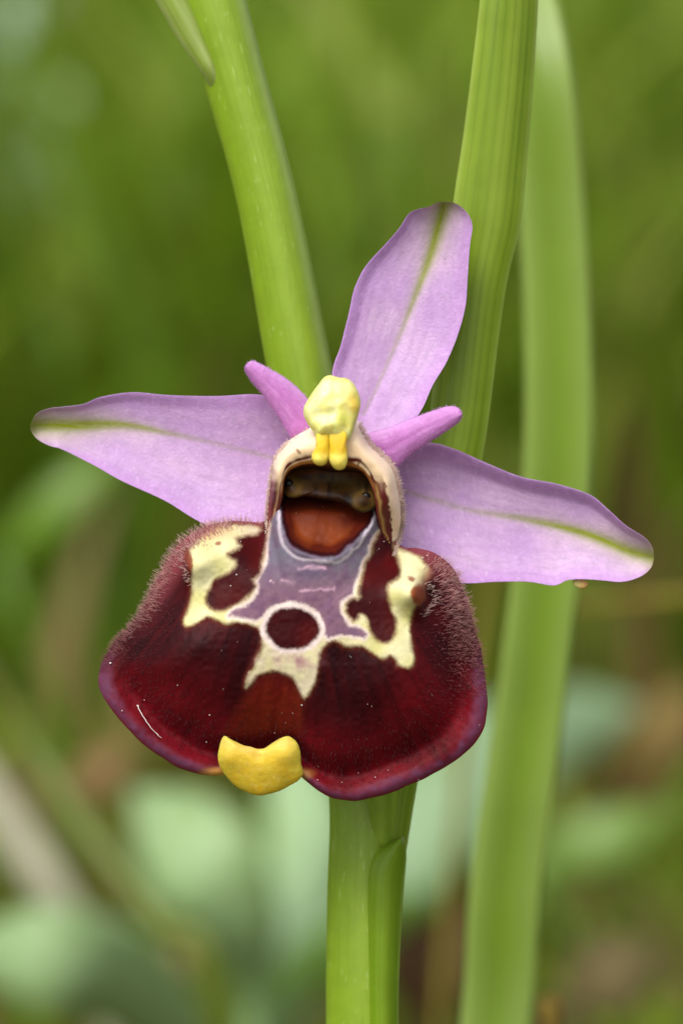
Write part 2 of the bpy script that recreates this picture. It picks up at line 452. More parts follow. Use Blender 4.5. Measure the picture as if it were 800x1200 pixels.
# -- sepals
def zz(pts, x0, y0, k):
    return [(x0 + a / k, y0 + b / k) for a, b in pts]
LILAC = lin(202, 162, 214); LILAC_D = lin(188, 134, 200); LILAC_P = lin(218, 184, 220)
def sepal_col(vein, w_tip, w_base, tip_side, seed):
    vein = catmull(vein, 60)
    def fn(s, v, X, Y):
        n1 = noise(s * 5, v * 34 + 3 * s, 1.0, seed); n2 = noise(X, Y, 34, seed + 1); n3 = noise(X, Y, 3.2, seed + 2)
        c = np.broadcast_to(LILAC, s.shape + (3,))
        c = mixc(c, LILAC_P, np.clip(0.35 + 0.5 * n2 + 0.22 * n1, 0, 1))
        c = mixc(c, lin(196, 140, 214), 0.8 * sm(0.22, 0.0, np.minimum(v, 1 - v)) * (0.7 + 0.3 * n2))
        c = mixc(c, LILAC_D, 0.45 * sm(0.35, 0.0, s))
        # fine branching veins running to the tip
        vw = v + 0.035 * noise(s * 7, v * 6, 1.0, seed + 4) + 0.02 * noise(s * 19, v * 12, 1.0, seed + 5)
        for q, wq, aq in ((0.10, .010, .35), (0.18, .012, .5), (0.27, .010, .4), (0.36, .009, .45), (0.64, .009, .45), (0.73, .010, .4), (0.82, .012, .5), (0.90, .010, .35)):
            mid = 0.5 + (q - 0.5) * (0.55 + 0.45 * np.sin(np.clip(s, 0, 1) * 2.8))
            c = mixc(c, lin(176, 134, 184), 0.6 * aq * np.exp(-((vw - mid) / wq) ** 2) * np.clip(0.75 + 0.6 * n2, 0, 1))
        spark = noise(X, Y, 1.7, seed + 6)
        c = mixc(c, lin(236, 214, 238), 0.35 * sm(0.55, 0.95, spark))
        d = line_dist(vein, X, Y)
        wd = w_base + (w_tip - w_base) * sm(0.35, 1.0, s)
        halo = np.exp(-(d / (wd * 2.6)) ** 2) * sm(0.2, 0.95, s)
        c = mixc(c, lin(204, 196, 164), 0.6 * halo)
        core = np.exp(-(d / wd) ** 2) * (0.40 + 0.58 * sm(0.25, 0.7, s)) * (0.92 + 0.14 * n1)
        c = mixc(c, lin(140, 150, 14), np.clip(core, 0, 1))
        c = mixc(c, lin(176, 184, 96), 0.45 * sm(0.93, 1.0, s))
        return c * (1 + 0.05 * n3[..., None])
    return fn

lt = zz([(770, 110), (690, 79), (560, 83), (430, 80), (330, 72), (240, 85), (190, 105), (130, 113), (95, 117), (60, 130), (43, 155), (38, 172)], 20, 430, 2.424)
lb = zz([(800, 420), (735, 450), (640, 470), (530, 445), (420, 380), (300, 325), (220, 280), (130, 235), (95, 225), (62, 208), (45, 190), (38, 174)], 20, 430, 2.424)
lv = zz([(48, 166), (150, 166), (300, 165), (450, 192), (600, 226), (740, 262)], 20, 430, 2.424)
ribbon('sepal', lt, lb, 170, 80, lambda s, v, X, Y: 38 + 16 * np.sin(s * 2.6) - 10 * s ** 2 + 20 * (1 - (2 * v - 1) ** 2) * (1 - 0.5 * s) - 6 * sm(0.12, 0, v) * s + 2 * np.exp(-(line_dist(lv, X, Y) / 10) ** 2) * s + 3 * noise(X, Y, 70, 41),
       M_SEPAL, orchid, sepal_col(lv, 10, 2.6, 0, 21), thick=3.6)
rt = zz([(0, 200), (50, 140), (90, 110), (150, 92), (220, 110), (300, 145), (400, 185), (500, 205), (590, 235), (640, 275), (690, 320), (740, 352), (762, 380), (766, 408)], 440, 480, 2.353)
rb = zz([(0, 330), (60, 400), (150, 470), (250, 479), (330, 475), (420, 475), (490, 485), (530, 470), (580, 468), (625, 471), (680, 475), (730, 460), (758, 436), (766, 412)], 440, 480, 2.353)
rv = zz([(80, 225), (250, 275), (400, 300), (500, 320), (600, 350), (700, 390), (758, 406)], 440, 480, 2.353)
ribbon('sepal', rt, rb, 170, 80, lambda s, v, X, Y: 42 + 14 * np.sin(s * 2.6) - 16 * s ** 2 + 20 * (1 - (2 * v - 1) ** 2) * (1 - 0.4 * s) - 12 * sm(0.15, 0, v) + 2.5 * np.exp(-(line_dist(rv, X, Y) / 10) ** 2) * s + 3 * noise(X, Y, 70, 42),
       M_SEPAL, orchid, sepal_col(rv, 8, 3.0, 0, 31), thick=3.6)
dl = zz([(160, 1080), (110, 850), (150, 700), (185, 560), (210, 450), (260, 350), (350, 250), (410, 180), (450, 118), (490, 97), (540, 85), (575, 66), (605, 60)], 360, 220, 3.81)
dr = zz([(330, 1120), (440, 1075), (510, 990), (560, 880), (620, 780), (670, 660), (705, 530), (715, 400), (725, 260), (736, 170), (712, 112), (665, 72), (615, 60)], 360, 220, 3.81)
dv = zz([(250, 1010), (330, 850), (420, 640), (490, 460), (550, 300), (590, 150), (610, 80)], 360, 220, 3.81)
ribbon('sepal', dl, dr, 170, 80, lambda s, v, X, Y: 34 + 30 * np.sin(s * 2.3) - 22 * s ** 2 + 16 * (1 - (2 * v - 1) ** 2) * (1 - 0.3 * s) + 2.5 * np.exp(-(line_dist(dv, X, Y) / 9) ** 2) - 5 * sm(0.12, 0, v) + 3 * noise(X, Y, 70, 43),
       M_SEPAL, orchid, sepal_col(dv, 8.5, 2.2, 0, 37), thick=3.6)

# -- petals: short, darker pink, finely downy
PINK = lin(208, 138, 208); PINK_D = lin(186, 104, 184)
def petal_col(s, v, X, Y):
    c = np.broadcast_to(PINK, s.shape + (3,))
    c = mixc(c, PINK_D, np.clip(0.55 - 0.55 * s + 0.15 * noise(X, Y, 14, 51), 0, 1))
    c = mixc(c, lin(218, 164, 222), 0.6 * sm(0.3, 0.0, v))
    c = mixc(c, lin(164, 84, 160), 0.2 * np.exp(-((v - 0.5) / 0.05) ** 2) * sm(0.9, 0.3, s))
    c = mixc(c, lin(224, 170, 226), 0.35 * sm(0.2, 0.9, noise(s * 9, v * 26, 1.0, 53)))
    return mixc(c, lin(160, 92, 168), 0.6 * sm(0.94, 1.0, s)) * (1 + 0.07 * noise(X, Y, 3, 52)[..., None])
ptl = zz([(260, 240), (235, 200), (200, 160), (150, 120), (90, 85), (60, 70), (40, 66), (24, 76)], 280, 400, 2.857)
pbl = zz([(240, 320), (180, 325), (160, 300), (130, 250), (80, 180), (40, 132), (22, 104), (17, 86)], 280, 400, 2.857)
petal_l, pfl, _ = ribbon('petal', ptl, pbl, 70, 44, lambda s, v, X, Y: 10 - 14 * s - 6 * (1 - (2 * v - 1) ** 2) + 1.0 * np.exp(-((v - .5) / .08) ** 2) * (1 - s), M_SEPAL, orchid, petal_col, thick=6)
ptr = zz([(400, 330), (435, 308), (500, 289), (600, 250), (680, 222), (712, 217), (735, 224), (747, 242)], 280, 400, 2.857)
pbr = zz([(450, 400), (520, 425), (560, 390), (610, 355), (680, 310), (720, 283), (740, 264), (747, 246)], 280, 400, 2.857)
petal_r, pfr, _ = ribbon('petal', ptr, pbr, 70, 44, lambda s, v, X, Y: 12 - 16 * s - 6 * (1 - (2 * v - 1) ** 2) + 1.0 * np.exp(-((v - .5) / .08) ** 2) * (1 - s), M_SEPAL, orchid, petal_col, thick=6)

# -- lip -----------------------------------------------------------------------------
LIP_C = np.array((345.0, 735.0))
lip_out = [(385, 548), (352, 552), (326, 568), (317, 590), (313, 606), (306, 612), (290, 611), (262, 611), (240, 617), (222, 627), (208, 640), (196, 657), (183, 680), (170, 705), (160, 722),
           (148, 738), (133, 754), (121, 775), (115, 795), (119, 812), (130, 830), (146, 850), (166, 870), (190, 888), (215, 902), (238, 908), (262, 908), (288, 903), (320, 900), (345, 905),
           (358, 915), (375, 928), (395, 937), (420, 938), (450, 931), (478, 921), (505, 909), (530, 893), (553, 874), (567, 852), (571, 830), (569, 800), (564, 765), (556, 735), (548, 705),
           (538, 678), (525, 660), (508, 648), (490, 642), (474, 641), (464, 632), (460, 605), (450, 574), (425, 552)]
def e5(pts):
    return zz(pts, 210, 600, 2.58)
SPEC = e5([(262, 40), (200, 32), (130, 34), (70, 62), (36, 100), (24, 130), (34, 190), (33, 230), (20, 290), (8, 330), (26, 352), (60, 336), (95, 322), (135, 340), (180, 340), (215, 345), (240, 360), (246, 392),
           (235, 430), (212, 480), (195, 525), (203, 540), (240, 500), (290, 485), (335, 505), (362, 550), (378, 572), (395, 548), (420, 500), (428, 440), (440, 410), (470, 395), (505, 412), (545, 408),
           (580, 428), (612, 448), (640, 440), (665, 472), (700, 476), (712, 440), (705, 390), (702, 330), (714, 290), (742, 265), (750, 225), (768, 185), (745, 145), (705, 118), (655, 95), (630, 40), (600, -40), (300, -40)])
SHIELD = e5([(268, -60), (280, 20), (273, 90), (268, 150), (252, 182), (236, 212), (246, 238), (215, 275), (148, 311), (180, 315), (240, 322), (262, 297), (305, 274), (360, 271), (408, 292), (434, 332),
             (446, 376), (500, 372), (562, 378), (556, 356), (522, 347), (492, 322), (484, 286), (498, 262), (524, 246), (530, 215), (545, 170), (572, 108), (600, 55), (620, 10), (640, -60)])
LPATCH = e5([(250, 58), (205, 72), (172, 84), (190, 108), (150, 128), (178, 148), (166, 175), (112, 208), (86, 256), (94, 288), (140, 291), (190, 266), (230, 228), (214, 205), (238, 188), (248, 150), (262, 90), (266, 20), (262, -40), (246, -40)])
RPATCH = e5([(642, 40), (650, 115), (664, 160), (660, 196), (634, 216), (628, 240), (640, 290), (652, 350), (642, 384), (616, 392), (590, 376), (574, 340), (562, 310), (545, 302), (531, 326), (513, 316),
             (508, 282), (524, 263), (548, 262), (550, 220), (562, 170), (590, 104), (612, 55), (632, 0), (650, -40)])
ARCH = [(287, 815), (300, 797), (318, 789), (336, 794), (350, 808), (357, 822), (354, 845), (352, 870), (345, 900), (270, 900), (262, 868), (272, 838)]
FLOOR = [(334, 586), (345, 575), (374, 572), (401, 580), (420, 590), (434, 598), (430, 612), (416, 628), (401, 642), (386, 649), (365, 645), (346, 637), (337, 620), (332, 600)]
COLLAR = [(328.5, 585), (327, 610), (328, 625), (333, 639), (345, 651), (365, 657), (390, 658), (408, 650), (424, 634), (433, 617), (440, 600)]
MAROON = lin(68, 5, 11); MAROON_D = lin(34, 2, 5); REDB = lin(104, 30, 12); CREAM = lin(220, 213, 166); PALE = lin(220, 200, 194); LAV = lin(122, 90, 106); LAVB = lin(106, 100, 114)

SPEC, SHIELD, LPATCH, RPATCH, ARCH, FLOOR = [catmull(q, 3 * len(q), True) for q in (SPEC, SHIELD, LPATCH, RPATCH, ARCH, FLOOR)]

def lip_colour(X, Y, T):
    wx = noise(X, Y, 11, 61) * 1.6 + noise(X, Y, 4, 62) * 0.7; wy = noise(X, Y, 11, 63) * 1.6 + noise(X, Y, 4, 64) * 0.7
    x, y = X + wx + 0.55 * noise(X, Y, 1.6, 76), Y + wy + 0.7 * noise(X, Y, 1.6, 77)
    n1 = noise(X, Y, 40, 65); n2 = noise(X, Y, 9, 66); streak = noise((X - 345) / (0.25 + np.abs(Y - 600) / 240), Y * 0.1, 5, 67)
    c = np.broadcast_to(MAROON_D, X.shape + (3,))
    c = mixc(c, MAROON, np.clip(0.5 + 0.4 * n1 + 0.3 * streak, 0, 1))
    # redder towards the flared rim: the skirt's form shading, painted in
    low = sm(750, 840, Y)
    skirt = sm(0.45, 0.85, T) * low
    c = mixc(c, lin(112, 11, 24), np.clip(0.85 * skirt * (0.8 + 0.18 * streak + 0.3 * n1), 0, 1))
    # sky sheen on the upturned margin, painted violet and uneven in width
    rim = sm(0.918, 0.978, T + 0.02 * n1 + 0.012 * n2) * sm(738, 800, Y)
    c = mixc(c, lin(100, 56, 82), np.clip(0.8 * rim * (0.85 + 0.35 * noise(X, Y, 6, 75)), 0, 1))
    c = mixc(c, lin(128, 30, 40), 0.7 * sm(0.982, 0.998, T) * sm(800, 850, Y))
    # shoulders paler pink
    c = mixc(c, lin(138, 66, 74), 0.8 * sm(0.82, 0.97, T) * sm(745, 660, Y))
    # yellowish border beside the appendage
    dap = np.hypot((X - 300) / 75, (Y - 906) / 17)
    c = mixc(c, lin(222, 160, 80), 0.85 * sm(1.0, 0.6, dap) * sm(896, 905, Y))
    # russet tongue in the middle
    c = mixc(c, mixc(np.broadcast_to(REDB, X.shape + (3,)), lin(84, 14, 10), np.clip(0.4 + 0.4 * n1 + 0.4 * streak, 0, 1)), 0.9 * sm(7, -12, sdf(ARCH, x, y)) * sm(905, 850, Y))
    # pale yellow field
    sp = sdf(SPEC, x, y)
    cream = mixc(np.broadcast_to(CREAM, X.shape + (3,)), lin(196, 190, 122), np.clip(0.3 + 0.7 * noise(X, Y, 20, 68) + 0.3 * sm(690, 730, Y), 0, 1))
    cream = mixc(cream, lin(206, 192, 162), sm(95, 40, np.abs(X - 345)) * (0.8 + 0.3 * n2))
    # reddish upper shoulder fading out of the cream
    cream = mixc(cream, lin(176, 104, 96), 0.75 * np.exp(-((X - 240) / 26) ** 2 - ((Y - 622) / 9) ** 2))
    cream = mixc(cream, lin(140, 60, 66), 0.85 * sm(494, 512, X + 0.5 * (Y - 660)) * sm(720, 690, Y))
    c = mixc(c, lin(120, 52, 34), 0.5 * sm(5, -3, sp)); c = mixc(c, cream, sm(0.8, -6.4, sp))
    for (ax, ay, r) in ((257, 638, 3.0), (481, 678, 3.2)):
        c = mixc(c, lin(130, 60, 40), 0.85 * sm(r + 1.2, r - 1.5, np.hypot((x - ax) / 1.4, y - ay)))
    # horn tips
    c = mixc(c, lin(128, 58, 36), 0.9 * sm(1.3, 0.7, np.hypot((x - 221 - 0.2 * (y - 656)) / 4.5, (y - 656) / 11)))
    c = mixc(c, lin(132, 58, 26), 0.95 * sm(1.25, 0.75, np.hypot((x - 489) / 8, (y - 697) / 12)))
    # lavender shield, bluer above
    lav = mixc(np.broadcast_to(LAV, X.shape + (3,)), LAVB, sm(700, 650, Y))
    lav = mixc(lav, lin(104, 74, 100), np.clip(0.15 + 0.6 * n2, 0, 0.7))
    lav = mixc(lav, lin(82, 66, 92), 0.75 * np.exp(-((X - 362) / 16) ** 2 - ((Y - 671) / 8) ** 2))
    for (x0, y0, x1, y1, w) in ((350, 665, 380, 666, 2.0), (330, 681, 342, 683, 2.0), (352, 692, 392, 689, 1.6), (318, 681, 321, 681, 1.4)):
        lav = mixc(lav, lin(206, 164, 182), 0.8 * np.exp(-(line_dist([(x0, y0), (x1, y1)], x, y + 0.8 * n2) / w) ** 2) * (0.6 + 0.5 * n2))
    shd = sdf(SHIELD, x, y)
    c = mixc(c, PALE, 0.85 * sm(6.5, 1.5, shd) * sm(595, 640, Y))
    c = mixc(c, lav, sm(3.4, -2.2, shd))
    mar = mixc(np.broadcast_to(lin(50, 3, 7), X.shape + (3,)), lin(80, 10, 10), np.clip(0.25 + 0.5 * noise(X, Y, 20, 69), 0, 1))
    for q in (LPATCH, RPATCH):
        dq = sdf(q, x, y); c = mixc(c, lin(150, 84, 60), 0.45 * sm(6, 0, dq)); c = mixc(c, mar, sm(5.0, -2.6, dq))
    # central eye with pale ring
    ey = (np.hypot((x - 342.5) / 30.5, (y - 736.5) / 24.0) - 1) * 26
    c = mixc(c, PALE, sm(8.2, 3.4, ey)); c = mixc(c, mar, sm(3.4, -2.2, ey))
    # smudge under the eye
    sg = np.exp(-((x - 345) / 26) ** 2 - ((y - 775 - 0.06 * (x - 345)) / 7) ** 2) * np.clip(0.65 + 0.9 * n2, 0, 1)
    c = mixc(c, lin(150, 98, 110), 0.85 * sg)
    # the throat: russet floor in a dark outline and a pale collar line
    c = mixc(c, lin(100, 84, 112), 0.0 * X)
    fl = sdf(FLOOR, X + wx, Y + wy)
    c = mixc(c, lin(206, 192, 204), 0.9 * np.exp(-(line_dist(catmull(COLLAR, 40), X + wx, Y + wy) / 2.1) ** 2))
    c = mixc(c, lin(46, 8, 12), sm(6, 1.5, fl))
    flo = mixc(np.broadcast_to(lin(124, 54, 18), X.shape + (3,)), lin(78, 22, 9), np.clip(0.25 + 0.5 * noise(X, Y, 17, 70) + 0.8 * sm(630, 595, Y) + 0.8 * sm(-12, -3, fl), 0, 1))  # top of the floor painted darker, as shadow under the stigma
    c = mixc(c, flo, sm(0.5, -3.5, fl))
    return c * (1 + 0.05 * noise(X, Y, 2.4, 71)[..., None])

def lip_height(X, Y, T):
    low = sm(740, 830, Y)
    h = 74 * np.clip(1 - T ** 2.7, 0, 1) ** 0.86
    # flanks bulge and the wide skirt is flatter
    h = h + 16 * np.exp(-((X - 215) / 60) ** 2 - ((Y - 770) / 70) ** 2) + 18 * np.exp(-((X - 480) / 60) ** 2 - ((Y - 790) / 75) ** 2)
    h = h - 6 * np.exp(-((X - 310) / 26) ** 2 - ((Y - 840) / 60) ** 2)
    # rim turned forward like a skirt hem
    h = h + low * (26 * sm(0.84, 1.0, T) - 9 * np.exp(-((T - 0.84) / 0.07) ** 2))
    # horns on the shoulders
    dx, dy = X - 226, Y - 660
    h = h + 32 * np.exp(-((dx + 0.2 * dy) / np.where(dx < 0, 14, 26)) ** 2 - (dy / 22) ** 2) * (1 - 0.85 * sm(-5, -11, dx + 0.12 * dy))
    dx, dy = X - 484, Y - 697
    h = h + 34 * np.exp(-((dx - 0.1 * dy) / np.where(dx > 0, 13, 22)) ** 2 - (dy / 20) ** 2) * (1 - 0.6 * sm(9, 15, dx))
    # shoulders
    h = h + 12 * np.exp(-((X - 262) / 30) ** 2 - ((Y - 640) / 24) ** 2) + 12 * np.exp(-((X - 492) / 26) ** 2 - ((Y - 672) / 24) ** 2)
    # grooves beside the neck and the dip of the throat
    h = h - 10 * np.exp(-((X - 305) / 14) ** 2 - ((Y - 640) / 26) ** 2) - 10 * np.exp(-((X - 452) / 12) ** 2 - ((Y - 655) / 24) ** 2)
    fl = sdf(FLOOR, X, Y)
    h = h - 16 * sm(5, -14, fl) + 5 * np.exp(-((fl - 7) / 5) ** 2)
    h = h - 26 * sm(604, 570, Y)
    # pattern sits in faint relief; fine undulation
    h = h + 1.6 * sm(3, -3, sdf(SPEC, X, Y)) * sm(600, 650, Y) + 1.5 * noise(X, Y, 26, 72) + 0.35 * noise(X, Y, 5, 73)
    return h

LN, LM = 760, 250
LB = catmull(lip_out, LN, True)
LB = LB + ((LB - LIP_C) / np.linalg.norm(LB - LIP_C, axis=1)[:, None]) * (noise(np.arange(LN) * 1.0, np.zeros(LN), 9, 74) * 1.0)[:, None]
lt_ = np.linspace(0.003, 1, LM)
LX = LIP_C[0] + (LB[None, :, 0] - LIP_C[0]) * lt_[:, None]; LY = LIP_C[1] + (LB[None, :, 1] - LIP_C[1]) * lt_[:, None]
LT = np.broadcast_to(lt_[:, None], LX.shape)
LH = lip_height(LX, LY, LT)
front = P(LX, LY, -LH)
fcol = lip_colour(LX, LY, LT)
# the thin edge and the hollow back of the lip
bt = np.r_[0.999, 0.985, 0.95, 0.9, np.linspace(0.84, 0.003, 14)]
edge_h = LH[-1]
BX = LIP_C[0] + (LB[None, :, 0] - LIP_C[0]) * bt[:, None]; BY = LIP_C[1] + (LB[None, :, 1] - LIP_C[1]) * bt[:, None]
front_at = np.stack([np.interp(bt, lt_, LH[:, j]) for j in range(LN)], 1)
flank = sm(800, 700, LB[:, 1])[None, :]
thick = np.interp(1 - bt, [0.001, 0.015, 0.05, 0.1, 1.0], [3, 7, 12, 18, 34])[:, None]
BH = np.minimum(front_at - thick, np.broadcast_to(edge_h[None] + 6, front_at.shape))
BH = np.where(bt[:, None] < 0.98, np.minimum(BH, front_at - 8 - 10 * flank), BH)
back = P(BX, BY, -BH)
bcol = np.broadcast_to(lin(150, 150, 80), back.shape)
lv_ = np.concatenate([front, back], 0); lc_ = np.concatenate([fcol, bcol], 0)
lf = grid_faces(len(lv_), LN, True)[:, ::-1]
lip = mesh('lip', lv_, [lf, np.arange(LN)[None], (np.arange(LN) + (len(lv_) - 1) * LN)[None, ::-1]], M_LIP, orchid, lc_)
tag(lip, 'broad velvety maroon lip with a pale yellow and lavender pattern')

# normals of the lip's front for hairs and dust
du = np.gradient(front, axis=0); dv_ = np.roll(front, -1, 1) - np.roll(front, 1, 1)
LNRM = np.cross(du, dv_); LNRM /= np.linalg.norm(LNRM, axis=2)[..., None] + 1e-12
if (LNRM[40] @ FV).mean() > 0: LNRM = -LNRM
radial = np.gradient(front, axis=0); radial /= np.linalg.norm(radial, axis=2)[..., None] + 1e-12

def hairs(name, pos, nrm, tan, length, rad, base_c, tip_c, parent, seed, jit=0.35, droop=0.3):
    """curved tapering hairs, three-sided, three rings, as one mesh"""
    r = np.random.default_rng(seed); n = len(pos)
    d0 = nrm + tan + r.normal(0, jit, (n, 3)); d0 /= np.linalg.norm(d0, axis=1)[:, None]
    d1 = d0 + r.normal(0, 0.3, (n, 3)) + droop * tan; d1 /= np.linalg.norm(d1, axis=1)[:, None]
    L = (length * (0.55 + 0.75 * r.random(n)))[:, None] * S
    p0 = pos - nrm * (1.2 * S); p1 = pos + d0 * L * 0.5; p2 = p1 + d1 * L * 0.5
    a = np.cross(d0, FV + r.normal(0, 0.2, (n, 3))); a /= np.linalg.norm(a, axis=1)[:, None] + 1e-9
    b = np.cross(d0, a)
    v = []
    rr = (rad * (0.7 + 0.6 * r.random(n)))[:, None] * S
    for p, k in ((p0, 1.0), (p1, 0.75), (p2, 0.35)):
        for q in range(3):
            v.append(p + (a * math.cos(q * 2.0944) + b * math.sin(q * 2.0944)) * rr * k)
    v = np.stack(v, 1)
    f = np.array([(0, 1, 4, 3), (1, 2, 5, 4), (2, 0, 3, 5), (3, 4, 7, 6), (4, 5, 8, 7), (5, 3, 6, 8)])
    f = f[None] + (np.arange(n) * 9)[:, None, None]
    t = np.array([(6, 7, 8)])[None] + (np.arange(n) * 9)[:, None, None]
    mid = base_c * 0.45 + tip_c * 0.55
    c = np.stack([base_c] * 3 + [mid] * 3 + [tip_c] * 3, 1)
    o = mesh(name, v.reshape(-1, 3), [f.reshape(-1, 4), t.reshape(-1, 3)], M_HAIR, parent, c.reshape(-1, 3))
    o['kind'] = 'stuff'
    return o

for pet, pf_, sd in ((petal_l, pfl, 87), (petal_r, pfr, 88)):
    r_ = np.random.default_rng(sd); n_ = 420
    i = r_.integers(6, 69, n_); j = np.where(r_.random(n_) < 0.6, r_.choice([0, 1, 2, 3, 40, 41, 42, 43], n_), r_.integers(0, 44, n_))
    pn = np.cross(np.gradient(pf_, axis=0), np.gradient(pf_, axis=1)); pn /= np.linalg.norm(pn, axis=2)[..., None] + 1e-12
    if (pn[:, 15:30] @ FV).mean() > 0: pn = -pn
    across = np.gradient(pf_, axis=1); across /= np.linalg.norm(across, axis=2)[..., None] + 1e-12
    sg = np.where(j < 22, -1.0, 1.0)[:, None] * np.where((j < 4) | (j > 39), 1.0, 0.2)[:, None]
    hairs('down', pf_[i, j], pn[i, j] * 0.7, across[i, j] * sg, np.full(n_, 2.4), np.full(n_, 0.26), np.broadcast_to(lin(206, 130, 206), (n_, 3)), np.broadcast_to(lin(240, 206, 238), (n_, 3)), pet, sd)

area = LT * (np.linalg.norm(LB - LIP_C, axis=1))[None, :]
def pick(weight, n, seed):
    w = (weight * area).ravel(); w = w / w.sum()
    r = np.random.default_rng(seed)
    idx = r.choice(w.size, n, p=w)
    i, j = np.unravel_index(idx, LX.shape)
    a, b = r.uniform(-0.5, 0.5, n), r.uniform(-0.5, 0.5, n)
    i2 = np.clip(i + 1, 0, LM - 1); j2 = (j + 1) % LN
    p = front[i, j] + (front[i2, j] - front[i, j]) * a[:, None] + (front[i, j2] - front[i, j]) * b[:, None]
    return i, j, p

def lip_point(x, y):
    q = np.argmin((LX - x) ** 2 + (LY - y) ** 2); return np.unravel_index(q, LX.shape)
ang_left = sm(800, 730, LY) * sm(300, 255, LX)
ang_right = sm(830, 760, LY) * sm(490, 520, LX) * 1.0
w_long = ang_left * sm(0.86, 0.99, LT) + 0.8 * ang_right * sm(0.76, 0.98, LT) * sm(640, 670, LY) + 0.5 * sm(0.93, 0.99, LT) * sm(640, 615, LY) * sm(330, 300, LX)
w_long = w_long + 0.0 * LX
i, j, p = pick(w_long, 3000, 81)
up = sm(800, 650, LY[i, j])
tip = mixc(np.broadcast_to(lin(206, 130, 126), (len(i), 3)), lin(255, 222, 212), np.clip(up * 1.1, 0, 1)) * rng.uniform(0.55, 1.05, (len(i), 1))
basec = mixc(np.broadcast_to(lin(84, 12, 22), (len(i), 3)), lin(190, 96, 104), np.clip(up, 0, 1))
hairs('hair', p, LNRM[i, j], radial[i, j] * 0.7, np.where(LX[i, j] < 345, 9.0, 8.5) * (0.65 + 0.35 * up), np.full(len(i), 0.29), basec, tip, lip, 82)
for arc, sgn in (([(246, 641), (232, 638), (220, 642), (214, 653), (216, 666), (224, 681)], -1), ([(497, 684), (505, 690), (508, 700), (503, 712), (494, 722)], 1)):
    na = 110 if sgn < 0 else 60
    ap = catmull(arc, na) + rng.normal(0, 2.0, (na, 2))
    ij = [lip_point(x, y) for x, y in ap]
    i = np.array([q[0] for q in ij]); j = np.array([q[1] for q in ij])
    hairs('hair', front[i, j], LNRM[i, j] * 0.8, radial[i, j] * 0.8, np.full(len(i), 5.0), np.full(len(i), 0.36), np.broadcast_to(lin(214, 168, 160), (len(i), 3)), np.broadcast_to(lin(240, 220, 208), (len(i), 3)), lip, 86)
# short velvet over the dark skirt
dark = (fcol.mean(2) < 0.09).astype(float)
skirt_m = (sdf(SPEC, LX, LY) > 6) * sm(690, 720, LY) * sm(0.35, 0.55, LT) * sm(0.95, 0.88, LT) * dark
i, j, p = pick(skirt_m * (0.1 + sm(0.5, 0.9, LT)), 2600, 83)
k = sm(0.5, 1.0, LT[i, j])
hairs('velvet', p, LNRM[i, j], radial[i, j] * 0.6, np.full(len(i), 4.0), np.full(len(i), 0.3), mixc(np.broadcast_to(lin(44, 3, 8), (len(i), 3)), lin(80, 10, 20), k),
      mixc(np.broadcast_to(lin(96, 20, 26), (len(i), 3)), lin(160, 84, 92), k) * rng.uniform(0.5, 1.3, (len(i), 1)), lip, 84, jit=0.3)

# dust and pollen grains on the lip
def icos():
    g = (1 + 5 ** .5) / 2
    v = np.array([(-1, g, 0), (1, g, 0), (-1, -g, 0), (1, -g, 0), (0, -1, g), (0, 1, g), (0, -1, -g), (0, 1, -g), (g, 0, -1), (g, 0, 1), (-g, 0, -1), (-g, 0, 1)], float)
    f = np.array([(0, 11, 5), (0, 5, 1), (0, 1, 7), (0, 7, 10), (0, 10, 11), (1, 5, 9), (5, 11, 4), (11, 10, 2), (10, 7, 6), (7, 1, 8), (3, 9, 4), (3, 4, 2), (3, 2, 6), (3, 6, 8), (3, 8, 9), (4, 9, 5), (2, 4, 11), (6, 2, 10), (8, 6, 7), (9, 8, 1)])
    return v / np.linalg.norm(v[0]), f
IV, IF = icos()
spots = [(131, 778, 2.3), (160, 828, 1.8), (143, 832, 1.4), (246, 837, 1.4), (243, 868, 1.2), (277, 674, 1.6), (271, 687, 1.4), (279, 641, 1.4), (318, 681, 1.5), (354, 826, 1.6), (494, 655, 1.6), (499, 652, 1.5), (281, 636, 1.1), (209, 802, 1.1), (170, 820, 1.0), (448, 634, 1.2), (352, 884, 1.2), (420, 905, 1.1), (440, 912, 1.3), (455, 903, 1.0), (400, 918, 1.2), (372, 915, 1.3)]
i, j, _ = pick(dark, 34, 85)
spots += [(LX[a, b], LY[a, b], 0.45 + 0.5 * rng.random()) for a, b in zip(i, j)]
gv, gf = [], []
for q, (x, y, r) in enumerate(spots):
    a, b = lip_point(x, y)
    gv.append(front[a, b] + LNRM[a, b] * S * (r * 0.6 + 1.2) + IV * np.array([1.0, 1.0, 0.75]) * r * S * 0.62); gf.append(IF + q * 12)
o = mesh('dust', np.concatenate(gv), np.concatenate(gf), M_GRAIN, lip); o['kind'] = 'stuff'
# a single pale fibre lying on the skirt
fib = [(160, 828), (166, 842), (176, 855), (188, 867)]
fp = np.array([front[lip_point(x, y)] + LNRM[lip_point(x, y)] * S * 5 for x, y in catmull(fib, 14)])
tv, tn = [], 5
for q in range(14):
    for u in range(tn):
        tv.append(fp[q] + (RV * math.cos(u * 2 * math.pi / tn) + UV * math.sin(u * 2 * math.pi / tn) * 0.6 - FV * math.sin(u * 2 * math.pi / tn)) * S * 0.7)
mesh('fibre', np.array(tv), grid_faces(14, tn, True), M_FIBRE, lip)

